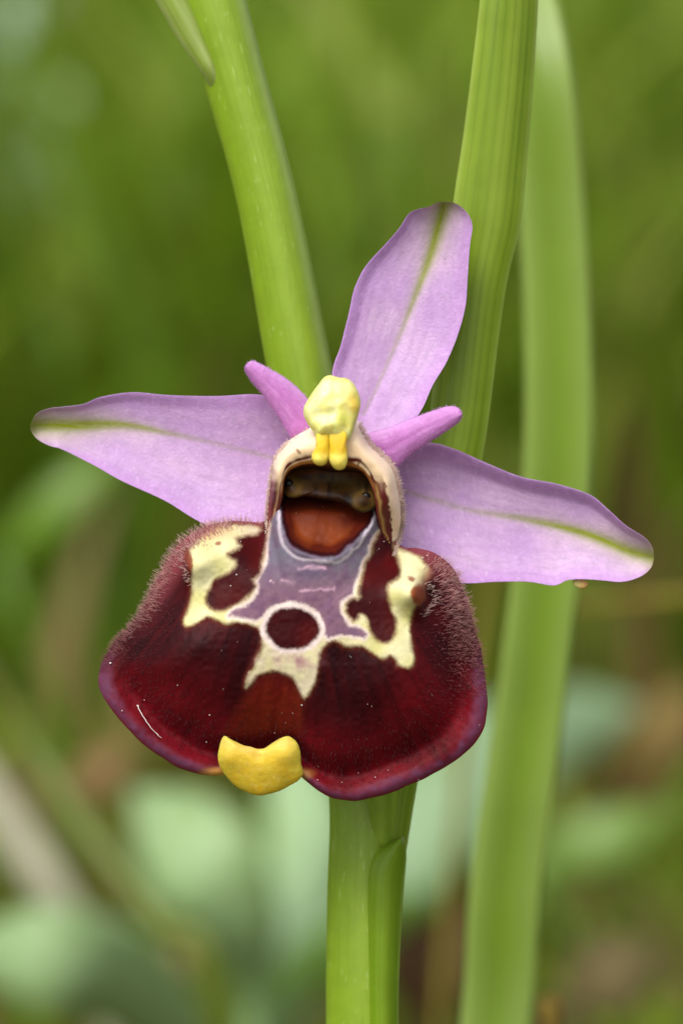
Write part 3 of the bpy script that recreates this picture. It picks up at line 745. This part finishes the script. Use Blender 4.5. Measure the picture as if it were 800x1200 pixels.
# -- yellow appendage at the foot of the lip
APP = zz([(178, 172), (215, 192), (258, 214), (300, 233), (340, 240), (380, 253), (425, 250), (470, 220), (520, 190), (565, 174), (600, 186), (635, 225), (652, 285), (655, 345), (668, 405), (640, 450),
          (590, 480), (530, 512), (460, 535), (395, 545), (325, 530), (250, 490), (190, 430), (150, 370), (135, 310), (142, 250), (157, 195)], 230, 830, 5.333)
def app_col(X, Y, T):
    c = mixc(np.broadcast_to(lin(232, 200, 66), X.shape + (3,)), lin(222, 180, 36), sm(885, 925, Y))
    c = mixc(c, lin(208, 182, 92), 0.9 * sm(890, 865, Y))
    c = mixc(c, lin(206, 190, 70), 0.4 * sm(0.0, 0.8, noise(X, Y, 15, 101)) + 0.25 * sm(0.7, 1.0, T))
    c = mixc(c, lin(226, 196, 96), 0.4 * sm(0.2, 0.8, noise(X, Y, 5, 102)))
    return mixc(c, lin(206, 158, 104), 0.5 * np.exp(-((X - 292) / 14) ** 2 - ((Y - 877) / 5) ** 2))
app, _, _ = pillow('appendage', APP, (303, 900), 120, 26, 13, 8, lambda X, Y: -34 - 16 * sm(930, 870, Y) + 0 * X, M_YELLOW, lip, app_col,
       bump=lambda X, Y, T: 5 * np.exp(-((X - 265) / 13) ** 2 - ((Y - 885) / 14) ** 2) + 6 * np.exp(-((X - 337) / 14) ** 2 - ((Y - 885) / 15) ** 2) - 3 * np.exp(-((X - 303) / 12) ** 2 - ((Y - 886) / 10) ** 2))
tag(app, 'thick lobed yellow tongue at the foot of the lip')

# -- column: pale hood arching over the throat
OUT = [(313, 626), (313, 610), (313, 595), (315, 575), (317, 557), (321, 539), (331, 523), (346, 511), (365, 500), (390, 484), (418, 492), (431, 516), (448, 532), (461, 546), (467, 565), (471, 588), (472, 606), (469, 622), (464, 640), (460, 652)]
INN = [(320, 628), (323, 612), (327, 597), (331, 580), (333, 563), (339, 552), (350, 546), (362, 544), (376, 544), (391, 546), (408, 547), (422, 551), (431, 561), (437, 575), (440, 588), (441, 600), (444, 614), (449, 628), (455, 642), (457, 652)]
CO, CI = catmull(OUT, 260), catmull(INN, 260)
cv = np.r_[np.linspace(0, 1, 64), np.linspace(1.02, 1.22, 10)]
CXX = CO[:, None, 0] + (CI - CO)[:, None, 0] * cv; CYY = CO[:, None, 1] + (CI - CO)[:, None, 1] * cv
cs = np.broadcast_to(np.linspace(0, 1, 260)[:, None], CXX.shape); cvb = np.broadcast_to(cv, CXX.shape)
top = np.exp(-((cs - 0.45) / 0.3) ** 2)
crest = 52 + 24 * top
base_lip = 34.0
prof = np.where(cvb <= 0.5, np.clip(1 - np.abs((cvb - 0.5) / 0.5) ** 2.0, 0, 1) ** 0.6, 1 - 0.12 * np.clip((cvb - 0.5) / 0.5, 0, 1) ** 2)
CH = np.where(cvb <= 1, -6 + (crest + 6) * (0.12 + 0.88 * prof), 0)
CH1 = CH[:, 63:64]
CH = np.where(cvb > 1, CH1 - (cvb - 1) / 0.22 * 55, CH)
fade = np.minimum(sm(0, 0.22, cs), sm(1.02, 0.74, cs))
CH = CH * (0.30 + 0.70 * fade) + 1.2 * noise(CXX, CYY, 12, 91)
HX = [0, .2, .45, .55, .8, 1.0]
def column_colour(X, Y, s, v):
    n1, n2 = noise(X, Y, 7, 92), noise(X, Y, 3, 93)
    c = np.broadcast_to(lin(242, 214, 184), X.shape + (3,))
    c = mixc(c, lin(238, 224, 204), 0.7 * sm(0.25, 0, v))
    c = mixc(c, lin(226, 196, 150), 0.5 * sm(0.3, 0.6, v))
    # dark outlined ochre band round the mouth
    och = sm(0.86, 0.90, v + 0.03 * n1)
    c = mixc(c, lin(150, 92, 38), och)
    c = mixc(c, lin(92, 44, 18), sm(0.95, 1.0, v))
    wob = 0.06 * noise(s * 22, v * 2, 1.0, 99)
    lineA = np.exp(-((v - 0.80 - wob) / (0.06 + 0.03 * n1)) ** 2)
    c = mixc(c, lin(170, 110, 70), 0.4 * sm(0.6, 0.74, v + wob) * sm(0.35, 0.7, np.abs(s - 0.44) / 0.5))
    c = mixc(c, lin(86, 18, 14), np.clip(lineA * (1.15 + 0.6 * n1), 0, 1))
    # brown streaked side walls
    left = sm(0.215, 0.15, s + 0.02 * n1); right = sm(0.68, 0.75, s + 0.02 * n1)
    c = mixc(c, lin(112, 44, 36), left * sm(-0.02, 0.10, v + 0.05 * n1))
    c = mixc(c, lin(196, 164, 130), left * 0.7 * np.exp(-((v - 0.70 - 0.05 * n1) / 0.07) ** 2))
    c = mixc(c, lin(70, 12, 16), left * 0.8 * np.exp(-((v - 0.45) / 0.12) ** 2))
    c = mixc(c, lin(96, 26, 26), right * sm(0.44, 0.56, v + 0.06 * n2))
    c = mixc(c, lin(178, 140, 78), right * 0.8 * np.exp(-((v - 0.86 + 0.05 * n1) / 0.07) ** 2))
    c = mixc(c, lin(60, 22, 12), sm(1.0, 1.06, v))
    for (ax, ay, bx, by) in ((348, 527, 351, 531), (419, 545, 422, 539)):
        c = mixc(c, lin(96, 50, 34), 0.85 * np.exp(-(line_dist([(ax, ay), (bx, by)], X, Y) / 1.5) ** 2))
    return c
# the arms of the hood sink into the lip at their ends
_lx, _ly, _lh = LX[::3, ::3].ravel(), LY[::3, ::3].ravel(), LH[::3, ::3].ravel()
_keep = (_ly < 700) & (_lx > 290) & (_lx < 490)
_lx, _ly, _lh = _lx[_keep], _ly[_keep], _lh[_keep]
near = np.empty(CXX.shape)
for q in range(CXX.shape[0]):
    near[q] = _lh[np.argmin((_lx[None] - CXX[q][:, None]) ** 2 + (_ly[None] - CYY[q][:, None]) ** 2, 1)]
armw = np.maximum(sm(0.16, 0.0, cs), sm(0.80, 0.985, cs))
CH = CH * (1 - armw) + (near + 5 * np.clip(1 - (2 * cvb - 1) ** 2, -1, 1) * (1 - armw) - 3 * armw) * armw
cfront = P(CXX, CYY, -CH)
ccol = column_colour(CXX, CYY, cs, cvb)
# back of the hood
cb_v = np.linspace(1.22, 0, 20)
CBX = CO[:, None, 0] + (CI - CO)[:, None, 0] * cb_v; CBY = CO[:, None, 1] + (CI - CO)[:, None, 1] * cb_v
CBH = np.interp(cb_v, [0, 0.3, 1.22], [0, -30, -40])[None, :] + 0 * CBX
cback = P(CBX, CBY, -CBH - 0 * CBX)
call = np.concatenate([cfront, cback[:, 1:-1]], 1); ccall = np.concatenate([ccol, np.broadcast_to(lin(220, 196, 170), cback[:, 1:-1].shape)], 1)
kk = call.shape[1]
column = mesh('column', call, [grid_faces(260, kk, True), np.arange(kk)[None, ::-1], (np.arange(kk) + 259 * kk)[None]], M_COLUMN, orchid, ccall)
tag(column, 'cream hood with brown markings arching over the dark throat')

# fine down on the hood's rim
cn = np.cross(np.gradient(cfront, axis=0), np.gradient(cfront, axis=1)); cn /= np.linalg.norm(cn, axis=2)[..., None] + 1e-12
if (cn[:, 20:40] @ FV).mean() > 0: cn = -cn
outw = -np.gradient(cfront, axis=1); outw /= np.linalg.norm(outw, axis=2)[..., None] + 1e-12
side = np.where(cs < 0.3, 1.0, np.where(cs > 0.55, 1.3, 0.12)) * np.where(cvb <= 0.12, 1, 0.0)
wv = side.ravel() / side.sum()
idx = np.random.default_rng(94).choice(wv.size, 1500, p=wv); i, j = np.unravel_index(idx, side.shape)
hairs('down', cfront[i, j] + rng.normal(0, 0.3 * S, (len(i), 3)), cn[i, j] * 0.8, outw[i, j] * 0.8, np.where(cs[i, j] < 0.3, 4.5, 6.0), np.full(len(i), 0.42),
      np.broadcast_to(lin(226, 190, 178), (len(i), 3)), np.broadcast_to(lin(244, 228, 214), (len(i), 3)), column, 95, jit=0.25)

# dark stigma wall inside the throat
STG = [(328, 566), (336, 548), (356, 538), (380, 535), (406, 537), (428, 547), (441, 566), (445, 588), (434, 598), (423, 601), (412, 596), (398, 589), (378, 585), (358, 582), (344, 584), (334, 580)]
def stig_col(X, Y, T):
    n1 = noise(X, Y, 8, 96)
    c = mixc(np.broadcast_to(lin(60, 32, 9), X.shape + (3,)), lin(34, 15, 6), np.clip(0.5 + 0.6 * n1, 0, 1))
    c = mixc(c, lin(74, 56, 18), 0.7 * sm(-16, 10, 570 + 0.16 * (X - 385) - Y) * (0.6 + 0.4 * n1))
    for (ax, ay) in ((339, 571), (427, 587)):
        r = np.hypot((X - ax) / 1.0, (Y - ay))
        c = mixc(c, lin(92, 70, 28), 0.7 * np.exp(-((r - 11) / 4.5) ** 2))
    c = mixc(c, lin(20, 9, 5), 0.8 * sm(0.1, 0.7, noise(X * 1.0, Y * 0.35, 5, 100)))
    c = mixc(c, lin(92, 44, 18), 0.5 * np.exp(-((Y - 551 - 0.1 * np.abs(X - 385)) / 3.5) ** 2))
    return mixc(c, lin(50, 34, 18), 0.5 * sm(0.9, 0.99, T) * sm(575, 585, Y))
stig, _, _ = pillow('stigma', STG, (385, 568), 120, 22, 12, 8, lambda X, Y: -34 - 0.45 * (Y - 568), M_GLOSS, column, stig_col,
       bump=lambda X, Y, T: 6 * np.exp(-((X - 339) / 11) ** 2 - ((Y - 571) / 11) ** 2) + 6 * np.exp(-((X - 427) / 11) ** 2 - ((Y - 587) / 11) ** 2) - 7 * np.exp(-((X - 385) / 34) ** 2 - ((Y - 566) / 11) ** 2))
tag(stig, 'dark olive wall inside the throat')
for ax, ay, az in ((338.5, 567, 41.5), (428.5, 582, 48.5)):
    a = np.linspace(0, 2 * math.pi, 20, endpoint=False)
    pillow('eye_spot', [(ax + 6.0 * math.cos(q), ay + 5.6 * math.sin(q)) for q in a[::4]], (ax, ay), 24, 10, 5, 4, lambda X, Y, z=az: -z + 0 * X, M_EYE, column,
           lambda X, Y, T: np.broadcast_to(lin(16, 8, 8), X.shape + (3,)))

# anther: pale yellow swollen cap with a blunt beak
ANT = zz([(370, 118), (450, 138), (535, 150), (598, 200), (645, 300), (660, 395), (635, 500), (605, 600), (570, 690), (520, 740), (420, 735), (330, 725), (250, 712), (215, 650), (165, 580), (128, 500), (124, 430), (150, 370), (200, 290), (262, 205), (315, 140)], 340, 425, 8.0)
def ant_col(X, Y, T):
    n1 = noise(X, Y, 10, 97)
    c = mixc(np.broadcast_to(lin(240, 232, 138), X.shape + (3,)), lin(236, 236, 176), np.clip(0.5 + 0.7 * n1, 0, 1))
    c = mixc(c, lin(240, 202, 74), 0.9 * np.exp(-((X - 416) / 8) ** 2 - ((Y - 472) / 16) ** 2))
    c = mixc(c, lin(206, 206, 80), 0.7 * np.exp(-((X - 401) / 8) ** 2 - ((Y - 490) / 8) ** 2))
    c = mixc(c, lin(204, 214, 96), 0.6 * np.exp(-((X - 373) / 9) ** 2 - ((Y - 515) / 5) ** 2))
    c = mixc(c, lin(200, 196, 96), 0.5 * sm(0.75, 1.0, T) + 0.25 * sm(0.2, 0.8, noise(X, Y, 5, 104)))
    return c
def ant_bump(X, Y, T):
    return (7 * np.exp(-((X - 378) / 14) ** 2 - ((Y - 500) / 12) ** 2) - 4 * np.exp(-((Y - 486 + 0.15 * (X - 380)) / 8) ** 2) * sm(425, 395, X) + 3 * np.exp(-((X - 372) / 9) ** 2 - ((Y - 462) / 14) ** 2)
            - 4 * np.exp(-((X - 393) / 5) ** 2 - ((Y - 455) / 22) ** 2) - 6 * np.exp(-((X - 405) / 7) ** 2 - ((Y - 500) / 14) ** 2) + 1.8 * noise(X, Y, 9, 98) - 4 * np.exp(-((X - 380) / 2.5) ** 2 - ((Y - 512) / 8) ** 2))
ant, _, _ = pillow('anther', ANT, (388, 475), 120, 30, 26, 16, lambda X, Y: -72 - 0.10 * (Y - 480), M_YELLOW, column, ant_col, bump=ant_bump)
tag(ant, 'swollen pale yellow anther cap')
for pts, cx, cy in (([(250, 660), (360, 650), (368, 760), (366, 850), (352, 915), (322, 958), (275, 968), (228, 945), (200, 900), (206, 850), (240, 780)], 270, 880),
                    ([(362, 650), (520, 650), (526, 760), (536, 860), (536, 920), (512, 985), (462, 1008), (414, 992), (376, 945), (360, 890), (364, 780)], 450, 900)):
    pts = zz(pts, 340, 425, 8.0); c0 = (340 + cx / 8, 425 + cy / 8)
    pillow('pollinium', pts, c0, 60, 16, 8, 8, lambda X, Y: -88 + 0.05 * (Y - 520), M_YELLOW, column,
           lambda X, Y, T: mixc(mixc(np.broadcast_to(lin(230, 190, 44), X.shape + (3,)), lin(232, 212, 100), sm(526, 540, Y)), lin(214, 184, 70), 0.4 * sm(0.1, 0.8, noise(X, Y, 3, 103)) + 0.3 * sm(0.75, 1, T)),
           bump=lambda X, Y, T, c0=c0: 2 * np.exp(-((X - c0[0]) / 7) ** 2 - ((Y - 541) / 8) ** 2) - 1 * np.exp(-((Y - 532) / 4) ** 2))

# ---------------------------------------------------------------- things around it
# tiny orange speck stuck under the right-hand sepal
sp = []
pillow('speck', [(670, 681), (677, 678), (685, 680), (689, 684), (686, 689), (679, 690), (673, 687)], (680, 684), 40, 10, 4, 4, lambda X, Y: 56 + 0 * X, M_DRY, None,
       lambda X, Y, T: mixc(np.broadcast_to(lin(206, 164, 100), X.shape + (3,)), lin(190, 180, 110), sm(684, 674, X)))
o = bpy.data.objects['speck']; o.name = 'plant_speck'
tag(o, 'tiny orange speck clinging to the lower edge of a pink sepal', 'speck')

def leaf3(name, pts, widths, mat, parent, base, edge, roll=0.0, cup=0.15, n=60, m=18, conv=W, vein=None, thick=0.06, wave=0.0):
    """broad leaf along (x, y, depth cm) points, widths in photo pixels at that depth"""
    c = catmull([(*p, w) for p, w in zip(pts, widths)], n)
    w = conv(c[:, 0], c[:, 1], c[:, 2]); half = c[:, 3] * S * (D + c[:, 2]) / D * 0.5
    t = np.gradient(w, axis=0); t /= np.linalg.norm(t, axis=1)[:, None]
    a = np.cross(t, FV); a /= np.linalg.norm(a, axis=1)[:, None] + 1e-9
    nn = np.cross(a, t); nn /= np.linalg.norm(nn, axis=1)[:, None]
    a2 = a * math.cos(roll) + nn * math.sin(roll); n2 = np.cross(a2, t)
    u = np.linspace(-1, 1, m)[None, :]; s = np.linspace(0, 1, n)[:, None]
    lift = cup * (np.abs(u) ** 1.5) * half[:, None] + wave * half[:, None] * np.sin(s * 17) * u ** 2
    top = w[:, None] + (u * half[:, None])[..., None] * a2[:, None] + lift[..., None] * n2[:, None]
    bot = top - (thick * np.sqrt(np.clip(1 - u ** 4, 0, 1)) + 0 * s)[..., None] * n2[:, None]
    ub = np.broadcast_to(u, top.shape[:2]); sb = np.broadcast_to(s, top.shape[:2])
    col = mixc(np.broadcast_to(base, top.shape), edge, np.abs(ub) ** 1.6)
    if vein is not None:
        col = mixc(col, vein, 0.8 * np.exp(-(ub / 0.07) ** 2))
        col = mixc(col, vein, 0.3 * np.clip(np.sin(sb * 60 - np.abs(ub) * 9), 0, 1) ** 3)
    ring = np.concatenate([top, bot[:, ::-1][:, 1:-1]], 1); rc = np.concatenate([col, col[:, ::-1][:, 1:-1]], 1)
    k = ring.shape[1]
    return mesh(name, ring, [grid_faces(n, k, True), np.arange(k)[None, ::-1], (np.arange(k) + (n - 1) * k)[None]], mat, parent, rc)

def ground_hit(px, py):
    """depth (cm) at which the ray through a pixel meets the soil"""
    cam_p = O - FV * D; r = W(px, py, 0) - cam_p
    return D * (cam_p[2] / -r[2]) - D

# tall smooth leaf blade standing behind the flower
bd = 4.2
blade = leaf3('leaf_blade', [(500, 1990, 5.2), (540, 1500, 4.0), (580, 1200, bd), (592, 1040, bd), (616, 860, bd), (637, 690, bd), (652, 560, bd), (653, 400, bd), (645, 233, bd), (634, 93, bd), (616, -10, bd + .2), (590, -150, bd + .6), (560, -260, bd + 1.2)],
              [60, 80, 84, 86, 82, 80, 82, 80, 78, 74, 66, 44, 4], M_BLADE, None, lin(116, 146, 22), lin(144, 168, 76), cup=-0.28, n=140, m=26, thick=0.05)
tag(blade, 'broad smooth green leaf blade standing upright behind the orchid, slightly blurred', 'leaf')

# rosette of pale broad leaves at ground level
rd = 21.0
rb_ = W(285, 1230, rd); root = empty('broad_leaf_herb', (rb_[0], rb_[1], 0.0))
tag(root, 'blurred herb with broad pale green leaves spreading near the ground behind the orchid stem', 'herb')
PG, PE = lin(150, 178, 120), lin(138, 168, 106)
base_pt = (288, 1262, rd)
leaf3('leaf', [base_pt, (296, 1170, rd), (278, 1090, rd - .6), (240, 1020, rd - .8), (192, 968, rd - .4), (160, 930, rd + .2)], [20, 40, 104, 140, 112, 8], M_HERB, root, PG, PE, roll=0.1, vein=lin(174, 206, 156))
leaf3('leaf', [base_pt, (225, 1215, rd - 1), (150, 1155, rd - 2), (90, 1130, rd - 2.6), (20, 1120, rd - 2.6), (-70, 1120, rd - 2)], [24, 70, 120, 130, 110, 8], M_HERB, root, PG, PE, roll=-0.05, vein=lin(174, 206, 156))
leaf3('leaf', [base_pt, (318, 1140, rd + 1), (348, 1060, rd + 2), (362, 980, rd + 2.5), (352, 920, rd + 3), (335, 870, rd + 3.2)], [20, 44, 84, 104, 90, 10], M_HERB, root, lin(152, 180, 134), PE, roll=-0.3, vein=lin(180, 210, 165))
leaf3('leaf', [base_pt, (360, 1130, rd + 1.5), (440, 1030, rd + 3), (530, 930, rd + 4), (620, 868, rd + 5), (690, 842, rd + 6), (745, 830, rd + 6.5)], [24, 70, 120, 150, 120, 84, 10], M_HERB, root, lin(148, 176, 130), lin(136, 166, 114), roll=0.15, vein=lin(182, 210, 175))
leaf3('leaf', [base_pt, (330, 1165, rd + .5), (400, 1110, rd + 1), (460, 1075, rd + 1.6), (520, 1050, rd + 2)], [20, 50, 64, 56, 6], M_HERB, root, lin(116, 150, 60), lin(100, 136, 48), roll=-0.4)
rb3 = W(288, 1262, rd)
tube('crown', [(288, 1250, rd), (288, 1290, rd + .1), (287, float(1262 + (rb3[2] + 0.3) / (S * (D + rd) / D * math.cos(TILT))), rd + 0.3)], [26, 30, 34], M_HERB, root, lambda s, th: np.broadcast_to(lin(120, 150, 80), s.shape + (3,)), n=10, k=14, conv=W)

def stalked_leaf(name, label, cat, px, py, d, length, width, ang, base, edge, roll=0.3, mat=None, group=None):
    """a leaf on a thin stalk that comes up out of the soil"""
    mat = mat or M_HERB
    k = (D + d) / D
    c = W(px, py, d)
    foot = np.array((c[0], c[1] + 0.2, -0.3))
    e = empty(name, (foot[0], foot[1], 0))
    dx, dy = math.cos(ang), -math.sin(ang)
    pts = [(px - dx * length * .5, py - dy * length * .5, d + .2), (px - dx * length * .25, py - dy * length * .25, d), (px, py, d - .1), (px + dx * length * .3, py + dy * length * .3, d), (px + dx * length * .55, py + dy * length * .55, d + .3)]
    leaf3('leaf', pts, [width * .25, width * .85, width, width * .7, 4], mat, e, base, edge, roll=roll, n=30, m=12, thick=0.04)
    st = W(*pts[0]); ln = np.linspace(0, 1, 8)[:, None]
    ctr = foot * (1 - ln) + st * ln + np.sin(ln * math.pi) * np.array((0.3, 0, 0))
    r = 0.10 * k / 2
    a8 = np.linspace(0, 2 * math.pi, 8, endpoint=False)
    ring = ctr[:, None] + r * np.stack([np.cos(a8), np.sin(a8), 0 * a8], -1)[None]
    mesh('stalk', ring, [grid_faces(8, 8, True), np.arange(8)[None, ::-1], (np.arange(8) + 56)[None]], mat, e, np.broadcast_to(edge, ring.shape))
    tag(e, label, cat, group)
    return e

GB = 'blurred leaves standing in the meadow'
PALEG, PALEG2 = lin(150, 176, 128), lin(130, 160, 104)
BRN, BRN2 = lin(120, 100, 54), lin(104, 90, 46)
TAN, TAN2 = lin(158, 142, 70), lin(138, 124, 56)
stalked_leaf('meadow_leaf', 'greyish green blurred leaf standing tall in the meadow grass', 'leaf', 55, 195, 44, 190, 130, 1.3, PALEG, PALEG2)
stalked_leaf('meadow_leaf', 'pale bluish leaf, the topmost of the blurred meadow leaves', 'leaf', 30, 12, 46, 90, 70, 0.9, lin(176, 194, 176), lin(160, 184, 156))
stalked_leaf('withered_leaf', 'yellowish tan withered leaf upright in the meadow grass', 'leaf', 200, 255, 46, 150, 80, 0.5, TAN, TAN2, mat=M_DRY)
stalked_leaf('withered_leaf', 'olive brown withered leaf low in the grass beside the pink sepal tip', 'leaf', 120, 410, 42, 170, 80, 0.4, lin(142, 124, 66), lin(122, 110, 54), mat=M_DRY)
stalked_leaf('withered_leaf', 'reddish brown withered leaf beyond the upright green blade', 'leaf', 775, 860, 30, 130, 90, 1.0, BRN, BRN2, mat=M_DRY)
stalked_leaf('withered_leaf', 'purplish brown withered leaf lying low beside the upright green blade', 'leaf', 715, 1140, 20, 120, 100, 0.5, lin(104, 92, 58), lin(92, 82, 50), mat=M_DRY)
stalked_leaf('withered_leaf', 'small brown withered leaf above the herb and below the maroon lip', 'leaf', 110, 910, 26, 100, 60, 0.7, lin(136, 106, 70), BRN2, mat=M_DRY)
stalked_leaf('meadow_leaf', 'olive green blurred leaf slanting beside the upright green blade', 'leaf', 745, 400, 40, 240, 60, -1.0, lin(134, 146, 62), lin(120, 134, 50))
stalked_leaf('meadow_leaf', 'bright green blurred grass leaf slanting under the pink sepal tip', 'leaf', 70, 590, 26, 190, 60, 0.75, lin(104, 138, 28), lin(96, 130, 26))
stalked_leaf('meadow_leaf', 'mid green blurred leaf low beside the upright green blade', 'leaf', 700, 985, 24, 170, 80, 0.4, lin(112, 142, 56), lin(100, 130, 46))

stalked_leaf('withered_leaf', 'dark brown withered leaf between the orchid stem and the upright green blade', 'leaf', 508, 1120, 25, 190, 130, 1.3, lin(104, 76, 50), lin(92, 68, 44), mat=M_DRY)

def stick(name, label, cat, pts, rad, base, mat=M_DRY):
    o = tube(name, pts, rad, mat, None, lambda s, th: mixc(np.broadcast_to(base, s.shape + (3,)), base * 0.7, 0.5 + 0.5 * np.cos(th * 2)), n=50, k=12, conv=W)
    return tag(o, label, cat)
def soil_end(px, py, d):
    """straight down from a point to just under the soil, as (x, y, depth)"""
    p = W(px, py, d); q = np.array((p[0], p[1], -0.2)); v = q - (O - FV * D)
    dd = v @ FV - D; k = (D + dd) / D
    return (400 + (q[0] - O[0]) / (S * k), 600 - ((q - O) @ UV) / (S * k), dd)
stick('dry_stalk', 'pale pinkish grey dry stalk leaning beside the herb leaves', 'stalk', [(-120, 760, 26), (-40, 890, 25), (25, 985, 24), (75, 1065, 23.4), (120, 1150, 23), soil_end(140, 1200, 23)], [16, 22, 26, 22, 18, 14], lin(164, 160, 136))
stick('grass_stem', 'dark olive grass stem slanting down beside the pale dry stalk', 'grass stem', [(-30, 770, 16), (40, 880, 16), (110, 985, 15.6), (190, 1085, 15.2), (250, 1160, 15), soil_end(270, 1210, 15)], [12, 15, 16, 16, 14, 12], lin(104, 118, 24), M_HERB)
stick('straw', 'thin straw coloured grass stem lying level beyond the sepal tip', 'straw', [(1150, 665, 15), (1000, 682, 14), (860, 694, 13.4), (760, 704, 13), (680, 712, 12.8), (560, 735, 12.6), soil_end(470, 800, 12.6)], [5, 6, 6.5, 7, 7, 6, 5], lin(140, 128, 50))
stick('dry_bud', 'small brown tipped bud poking up beside the foot of the green blade', 'bud', [soil_end(645, 1215, 5), (645, 1260, 5), (644, 1215, 5), (641, 1195, 5), (639, 1180, 5)], [8, 10, 16, 13, 3], lin(140, 116, 50))
